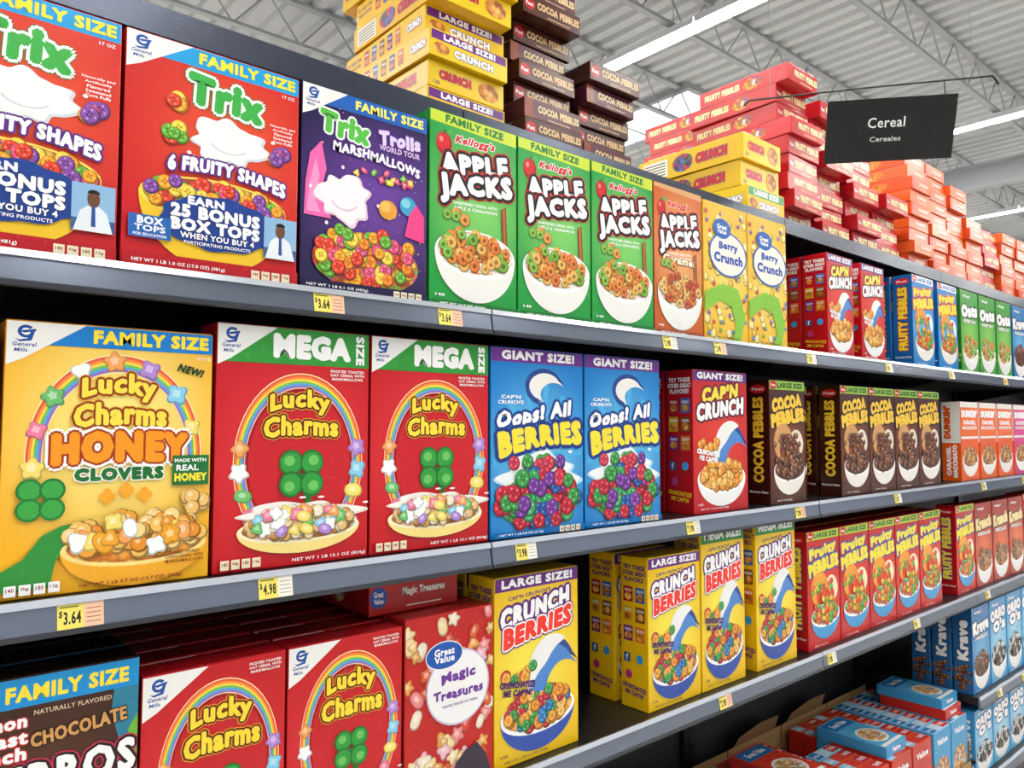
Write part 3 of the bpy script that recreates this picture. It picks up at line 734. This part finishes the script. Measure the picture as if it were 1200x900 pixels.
for x in (2.08, 2.275, 2.47, 2.665, 2.86):
    for k in range(2): put(FR, x, Z3, 'red fruity pebble cereal box with yellow lettering', G3, y=FY+k*.077)
put(FR, 3.2, Z3, 'red fruity pebble cereal box with yellow lettering', G3)
for x in (3.4, 3.6, 3.8): put(CP, x, Z3, 'dark red chocolate cereal box', G3)
for x in (4.0, 4.2): put(FR, x, Z3, 'red fruity pebble cereal box with yellow lettering', G3)
for k in range(3): put(KR, 3.33, Z4, 'blue chocolate cereal box with white lettering', G4, y=FY+k*.078)
for x in (3.53, 3.73, 3.93, 4.13): put(OO, x, Z4, 'light blue cookie ring cereal box', G4)

LF = d_flat('a81c18', 'bf201e', 'Magic Treasures', 'f4e6d8', '7a1a18', w=.19, t_=.06, L=.3, sub='Great Value', fill=M_MARSH)
put(LF, .692, Z3+.3095, 'red cereal box lying flat on top of others', G3, y=.075)

# ------------------------------------------------------------------ top deck stock
YF = d_flat('eec012', 'f2cb1c', 'CRUNCH', 'ffffff', '5a1f74', w=.205, t_=.056, stripe='6a2580', kind='size')
YF2 = d_flat('e8b80f', 'f2cb1c', 'CRUNCH', 'd3222a', '5a1f74', w=.2, t_=.054, L=.32, kind='facts')
YG = d_flat('eec012', 'f2cb1c', 'CRUNCH', 'd3222a', '5a1f74', w=.21, t_=.077, L=.385, kind='facts')
YG2 = d_flat('f2cb1c', 'eec012', 'CRUNCH', 'ffffff', '5a1f74', w=.205, t_=.077, L=.385, stripe='2f8f34', kind='size')
MF = d_flat('3c1610', '4c2015', 'COCOA PEBBLES', 'd8b080', '260e08', w=.175, t_=.045, L=.3, sub='Post', fill=M_COCOA, big=1.3)
MF2 = d_flat('4a1c2a', '5c2432', 'COCOA PEBBLES', 'e0c090', '2a0f16', w=.172, t_=.045, L=.3, stripe='8a3a22', fill=M_GOLD, big=1.3)
RF = d_flat('b81820', 'c21c26', 'FRUITY PEBBLES', 'fbe0a0', '7a101c', w=.188, t_=.058, L=.33, sub='Post', fill=M_PEB, big=1.35)
RF2 = d_flat('cc2430', 'd02c34', 'FRUITY PEBBLES', 'fbe8b0', '8a1420', w=.188, t_=.055, L=.33, fill=M_PEB, big=1.35)
OF = d_flat('e0501c', 'e8602a', "DUNKIN'", 'fbe3cc', 'b8401a', w=.186, t_=.05, L=.33, stripe='c83a2a', fill=M_GOLD)
OF2 = d_flat('e65f28', 'ea6a30', "DUNKIN'", 'fbe3cc', 'b8401a', w=.184, t_=.048, L=.33, fill=M_GOLD)
GT = 'cereal boxes stacked flat on the top deck'
rn = random.Random(5)
def stack(mes, x, seq, label, y=.1, z0=ZT, jit=.004, yj=.055, rj=1.2):
    z = z0
    for k in seq:
        me, t_ = mes[k]
        put(me, x+rn.uniform(-jit, jit), z, label, GT, y=y+rn.uniform(0, yj), rot=rn.uniform(-rj, rj)); z += t_+.0013
Y_ = [(YF, .056), (YF2, .054)]; YG_ = [(YG, .077), (YG2, .077)]; M_ = [(MF, .045), (MF2, .045)]; R_ = [(RF, .058), (RF2, .055)]; O_ = [(OF, .05), (OF2, .048)]
stack(Y_, .85, [0,1,0,0,1,0,0,1], 'yellow crunch cereal box lying flat in a stack', jit=.004, rj=1.0)
stack(M_, 1.082, [0,1,0,0,1,0,0,1,0,1], 'dark brown cereal box lying flat in a stack', jit=.004, rj=1)
stack(M_, 1.287, [1,0,0,1,0], 'dark brown cereal box lying flat in a stack', jit=.004, rj=1.5)
stack(YG_, 1.942, [1,0,0], 'yellow crunch cereal box lying flat in a stack', jit=.004, rj=.8, yj=.03)
stack(R_, 2.2, [0,0,1,0,0,1,0,0,1], 'red cereal box lying flat in a tall stack', rj=2)
stack(R_, 2.42, [0,1,0,0,0,1,0,0], 'red cereal box lying flat in a tall stack')
stack(R_, 2.64, [0,0,1,0,0,1,0], 'red cereal box lying flat in a stack')
stack(R_, 2.86, [0,1,0,0], 'red cereal box lying flat in a stack')
stack(R_, 2.42, [0,1,0,1,0,0,0,1,0,0], 'red cereal box lying flat in a rear stack', y=.5)
for x, n in ((3.1, 9), (3.305, 9), (3.51, 8), (3.715, 6)): stack(O_, x, [k % 2 for k in range(n)], 'orange cereal box lying flat in a tall stack', rj=.6, yj=.03)
stack(R_, 3.93, [0,1,0,1,0], 'red cereal box lying flat in a stack')
for x, n in ((4.14, 6), (4.345, 6), (4.55, 5)): stack(O_, x, [k % 2 for k in range(n)], 'orange cereal box lying flat in a tall stack', rj=.6, yj=.03)
stack(R_, .345, [1], 'red cereal box lying flat on the top deck', y=.14)

# ------------------------------------------------------------------ bottom trays
def d_small(base, top, c1, c2, c3):
    a = Art(.155, .25, .05, base, base, top)
    a.t('Value', .5, .84, .6, .08, 'ffffff', bold=.05); a.e(.5, .4, .4, .22, M_OATS); a.r(0, 0, 1, .12, c1)
    a.on('T'); a.r(.03, .1, .3, .9, c1); a.r(.33, .1, .62, .9, c2); a.r(.65, .1, .97, .9, c3)
    a.t('Great Value', .16, .5, .22, .3, 'ffffff'); a.t('TOASTED', .81, .5, .26, .3, 'ffffff', bold=.03)
    return a.done()
SM = [d_small('c8281e', 'd8562a', '9ccbe4', 'd83a2a', 'c8281e'), d_small('3f9bd0', '9ccbe4', '2a78b8', 'c8e2f0', 'd83a2a')]
def d_lying(base, top):
    a = Art(.155, .036, .24, base, base, top, flap=False)
    a.t('Value', .5, .5, .4, .4, 'ffffff', bold=.04); a.on('T'); a.k['T'] = 2
    a.r(.04, .72, .96, .96, '2a78b8'); a.t('Great Value', .5, .84, .6, .1, 'ffffff', bold=.04); a.e(.5, .34, .38, .22, 'f4f2ee'); a.e(.5, .34, .33, .18, M_OATS); a.r(.04, .03, .96, .09, 'f4f2ee')
    return a.done()
LY = [d_lying('c8281e', 'd03a24'), d_lying('3f9bd0', '58acdc')]
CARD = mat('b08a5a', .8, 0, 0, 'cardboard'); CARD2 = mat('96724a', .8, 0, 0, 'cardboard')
GB = 'small cereal boxes packed in trays on the base'
for c in range(5):
    x = 1.6+c*.34; w = .332; d = .4; t_ = .003; h = .15
    m = MB()
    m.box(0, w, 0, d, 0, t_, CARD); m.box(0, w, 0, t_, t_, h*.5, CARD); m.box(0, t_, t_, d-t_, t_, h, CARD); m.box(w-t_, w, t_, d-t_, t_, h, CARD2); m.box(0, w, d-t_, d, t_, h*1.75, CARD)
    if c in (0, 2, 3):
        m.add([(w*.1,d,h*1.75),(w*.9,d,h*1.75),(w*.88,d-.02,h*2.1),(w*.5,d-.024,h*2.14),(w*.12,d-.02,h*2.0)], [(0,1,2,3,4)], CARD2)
    obj('cardboard_tray', m.mesh('cardboard_tray'), (x, .025, ZB+.001), label='open brown cardboard tray with torn flaps', cat='cardboard tray', group='open cardboard trays on the base')
    for q in range(2):
        rows = 7 if (c, q) not in ((0, 0), (2, 1)) else 4
        for k in range(rows):
            put(SM[1 if (c >= 4 or (k+q) % 5 == 4) else 0], x+.006+q*.163+rn.uniform(-.0015,.0015), ZB+.0046, 'small red and blue cereal box packed upright in a tray', GB, y=.033+k*.0525)
        if (c, q) in ((1,0),(1,1),(3,0),(4,1)):
            for k in range(2 if q else 1):
                put(LY[(c+k) % 2], x+.006+q*.163, ZB+.2572+k*.0372, 'small cereal box lying flat on packed upright ones', GB, y=.05+k*.012, rot=.6)
OS = d_plain('58acdc', '3f94cc', "OREO O's", '', 'ffffff', M_COCOA, 'b4e0f4', ['2a1a18','3a2624','f0f0f0'], h=.25, big=True, tl='1c4f90')
for x in (3.33, 3.53, 3.73, 3.93):
    for k in range(2): put(OS, x, ZB, 'light blue cookie ring cereal box on the base deck', GB, y=FY+k*.078)

# ------------------------------------------------------------------ price tags
def tag(price, orange=False):
    a = Art(.052, .03, .0008, 'f6e36a', r=.0002, flap=False)
    a.r(.56, 0, 1, 1, 'f6c8a8' if orange else 'f3eee0')
    a.t(price[1:], .32, .46, .36, .5, '2a2a20', bold=.035, sp=1.12); a.t('$', .07, .62, .07, .3, '2a2a20')
    for i in range(4): a.r(.62, .2+i*.18, .94, .235+i*.18, 'b06a4a' if orange else '9a9a90')
    a.r(.05, .88, .45, .92, '55553a')
    return a.done('price_tag')
TG = {'3.64': tag('$3.64', True), '4.98': tag('$4.98'), '2.98': tag('$2.98', True), '3.98': tag('$3.98')}
tl = math.atan2(.007, .042)
for z, lst in ((Z1, [(.54,'3.64'),(.775,'3.64'),(1.40,'3.98'),(1.6,'2.98'),(2.05,'3.98'),(2.56,'3.98'),(3.1,'3.98'),(3.7,'2.98')]),
               (Z2, [(.205,'3.64'),(.46,'4.98'),(.955,'3.98'),(1.48,'3.98'),(1.97,'2.98'),(2.6,'3.98'),(3.4,'3.98'),(3.9,'3.98')]),
               (Z3, [(.3,'3.98'),(.55,'3.98'),(1.6,'2.98'),(2.13,'3.98'),(2.72,'3.98'),(3.4,'3.98'),(3.9,'3.98')]),
               (Z4, [(3.5,'3.98'),(3.8,'3.98')])):
    for x, pr in lst:
        obj('price_tag', TG[pr], (x, -.0118, z-.0375), rot=(-tl*1.0, 0, 0), label='yellow and white shelf price label on the rail', cat='price tag', group='price labels on the shelf rails')

# ------------------------------------------------------------------ hanging aisle sign
SX, SY, SZ = 2.128, -.032, 2.264
zc = 6.25
e = obj('aisle_sign', None, (SX, SY, SZ), rot=(0, 0, math.radians(-50)), label='black aisle sign with white lettering on a thin rod', cat='aisle sign')
a = Art(.345, .172, .005, '17181b', r=.001, flap=False)
a.t('Cereal', .47, .62, .29, .165, 'f2f2f2', bold=.012); a.t('Cereales', .47, .36, .24, .08, 'e6e6e6', bold=.0)
obj('sign_panel', a.done('sign_panel'), (0,0,0), parent=e, rot=(math.radians(22),0,0))
m = MB(); m.tube((-.21,-.02,.196), (.1,-.045,.2), .0028, DRK); m.tube((.1,-.045,.2), (.43,-.07,.2), .0028, DRK); m.tube((.43,-.07,.2),(.445,-.07,.175),.0028,DRK); m.tube((-.21,-.02,.196),(-.225,-.02,.18),.0028,DRK)
obj('hanging_rod', m.mesh('hanging_rod'), parent=e)
for xx in (.05, .31):
    m = MB(); m.tube((xx,-.062,.158), (xx,-.038-xx*.075,.201), .0015, DRK); obj('hook', m.mesh('hook'), parent=e)
for xx, yy in ((-.15,-.025), (.38,-.066)):
    m = MB(); m.tube((xx, yy, .199), (xx, yy, zc-SZ), .0007, mat('8f9298', .5, .3, 0, 'wire'), 5); obj('wire', m.mesh('wire'), parent=e)

# ------------------------------------------------------------------ building shell
def floor_mat():
    m = mat('c9c5bd', .25, 0, 0, 'polished_floor').copy(); nt = m.node_tree; b = nt.nodes['Principled BSDF']
    br = nt.nodes.new('ShaderNodeTexBrick'); br.offset = 0; br.inputs['Scale'].default_value = 1; br.inputs['Brick Width'].default_value = .3; br.inputs['Row Height'].default_value = .3
    br.inputs['Mortar Size'].default_value = .002; br.inputs['Color1'].default_value = lin('b8b4ac'); br.inputs['Color2'].default_value = lin('b0aca3'); br.inputs['Mortar'].default_value = lin('87847c')
    tc = nt.nodes.new('ShaderNodeTexCoord'); nt.links.new(tc.outputs['Object'], br.inputs['Vector']); nt.links.new(br.outputs['Color'], b.inputs['Base Color'])
    return m
m = MB(); m.box(-12, 26, -10, 34, -.1, 0, floor_mat()); obj('floor', m.mesh('floor'), kind='structure')
WH = mat('bcbfc5', .6, 0, 0, 'painted_steel'); WH2 = mat('a2a5ab', .55, .1, 0, 'painted_steel'); WH3 = mat('dcdee2', .5, 0, 0, 'painted_steel')
m = MB(); pr = []
x = -12
while x < 26:
    pr += [(x, zc), (x+.11, zc), (x+.14, zc+.05), (x+.21, zc+.05), (x+.24, zc)]; x += .24
n = len(pr); vs = [(p[0], -10, p[1]) for p in pr]+[(p[0], 34, p[1]) for p in pr]
m.add(vs, [(i, i+1, n+i+1, n+i) for i in range(n-1)], WH); obj('ceiling', m.mesh('ceiling'), kind='structure')
m = MB(); m.box(25.8, 26, -10, 34, 0, 6.3, mat('8d90a0', .7, 0, 0, 'wall_paint')); m.box(25.75, 25.8, -10, 34, 2.6, 3.6, mat('3f3a66', .6, 0, 0, 'wall_band')); obj('wall_east', m.mesh('wall_east'), kind='structure')
m = MB(); m.box(-12, 25.8, 33.8, 34, 0, 6.3, mat('a4a6ac', .7, 0, 0, 'wall_paint')); obj('wall_north', m.mesh('wall_north'), kind='structure')
m = MB(); Lj = 37; zt, zb = 0, -.5
m.box(0, Lj, -.045, .045, zt-.035, zt, WH2); m.box(0, Lj, -.035, .035, zb, zb+.035, WH2)
x = 0
while x < Lj-.9:
    m.tube((x, 0, zb+.02), (x+.38, 0, zt-.02), .01, WH2, 5); m.tube((x+.38, 0, zt-.02), (x+.76, 0, zb+.02), .01, WH2, 5); x += .76
JM = m.mesh('roof_joist')
y = .8
while y < 32:
    obj('roof_joist', JM, (-11.5, y, zc-.001), label='light grey open-web steel roof joist', cat='roof joist', group='roof joists under the deck'); y += 1.5
m = MB(); m.box(-.1, .1, -9, 33, -.03, 0, WH2); m.box(-.012, .012, -9, 33, -.36, -.03, WH2); m.box(-.1, .1, -9, 33, -.39, -.36, WH2)
GM_ = m.mesh('roof_girder')
for x in (4.4, 13.8, 22.5): obj('roof_girder', GM_, (x, 0, zc-.502), label='light grey steel roof girder', cat='roof girder', group='roof girders')
LENS = mat('fffdf6', .4, 0, 118, 'lamp_lens')
hm = MB(); hm.box(-.08, .08, 0, 2.4, .03, .09, WH3); hm.add([(-.1,0,.005),(-.08,0,.03),(-.08,2.4,.03),(-.1,2.4,.005)],[(0,1,2,3)],WH3); hm.add([(.1,0,.005),(.08,0,.03),(.08,2.4,.03),(.1,2.4,.005)],[(0,3,2,1)],WH3)
hm.tube((0,.3,.09),(0,.3,.62),.006,WH2,5); hm.tube((0,2.1,.09),(0,2.1,.62),.006,WH2,5); HM = hm.mesh('lamp_housing')
lm = MB(); lm.prism([(0,0),(2.4,0),(2.4,.03),(0,.03)], -.042, .042, LENS); LM = lm.mesh('lamp_lens')
for x in (-3.7, 1.4, 6.5, 11.6, 16.8, 22.0):
    y = -6.2
    while y < 22:
        o = obj('strip_light', None, (x, y, 5.62), label='long white fluorescent strip light hung from the roof', cat='ceiling light', group='strip lights in rows')
        obj('lamp_housing', HM, parent=o); obj('lamp_lens', LM, parent=o, label='glowing white lens'); y += 2.42
SKY = mat('f4f8ff', .4, 0, 1.6, 'skylight')
for i, (x, y) in enumerate([(8.7, 5.2), (16.5, 7), (8.7, 14)]):
    m = MB(); m.box(0, 1.0, 0, 2.2, 0, .04, SKY)
    for xx in (-.08, 1.0): m.box(xx, xx+.08, -.08, 2.28, -.03, .06, WH2)
    for yy in (-.08, 2.2): m.box(0, 1.0, yy, yy+.08, -.03, .06, WH2)
    for yy in (.7, 1.45): m.box(0, 1.0, yy, yy+.03, -.012, 0, WH2)
    obj('window_%d' % (i+1), m.mesh('skylight'), (x, y, zc-.05), kind='structure')

# ------------------------------------------------------------------ world, camera
w = bpy.data.worlds.new('World'); S.world = w; w.use_nodes = True
bg = w.node_tree.nodes['Background']; bg.inputs[0].default_value = (.94, .96, 1, 1); bg.inputs[1].default_value = .7
cam = bpy.data.cameras.new('Camera'); co = bpy.data.objects.new('Camera', cam); COL.objects.link(co)
cam.sensor_width = 36; cam.lens = 27; cam.clip_start = .02
co.location = (0, -1.1, 1.5); co.rotation_euler = (math.radians(93.18), 0, math.radians(-40.9))
S.camera = co
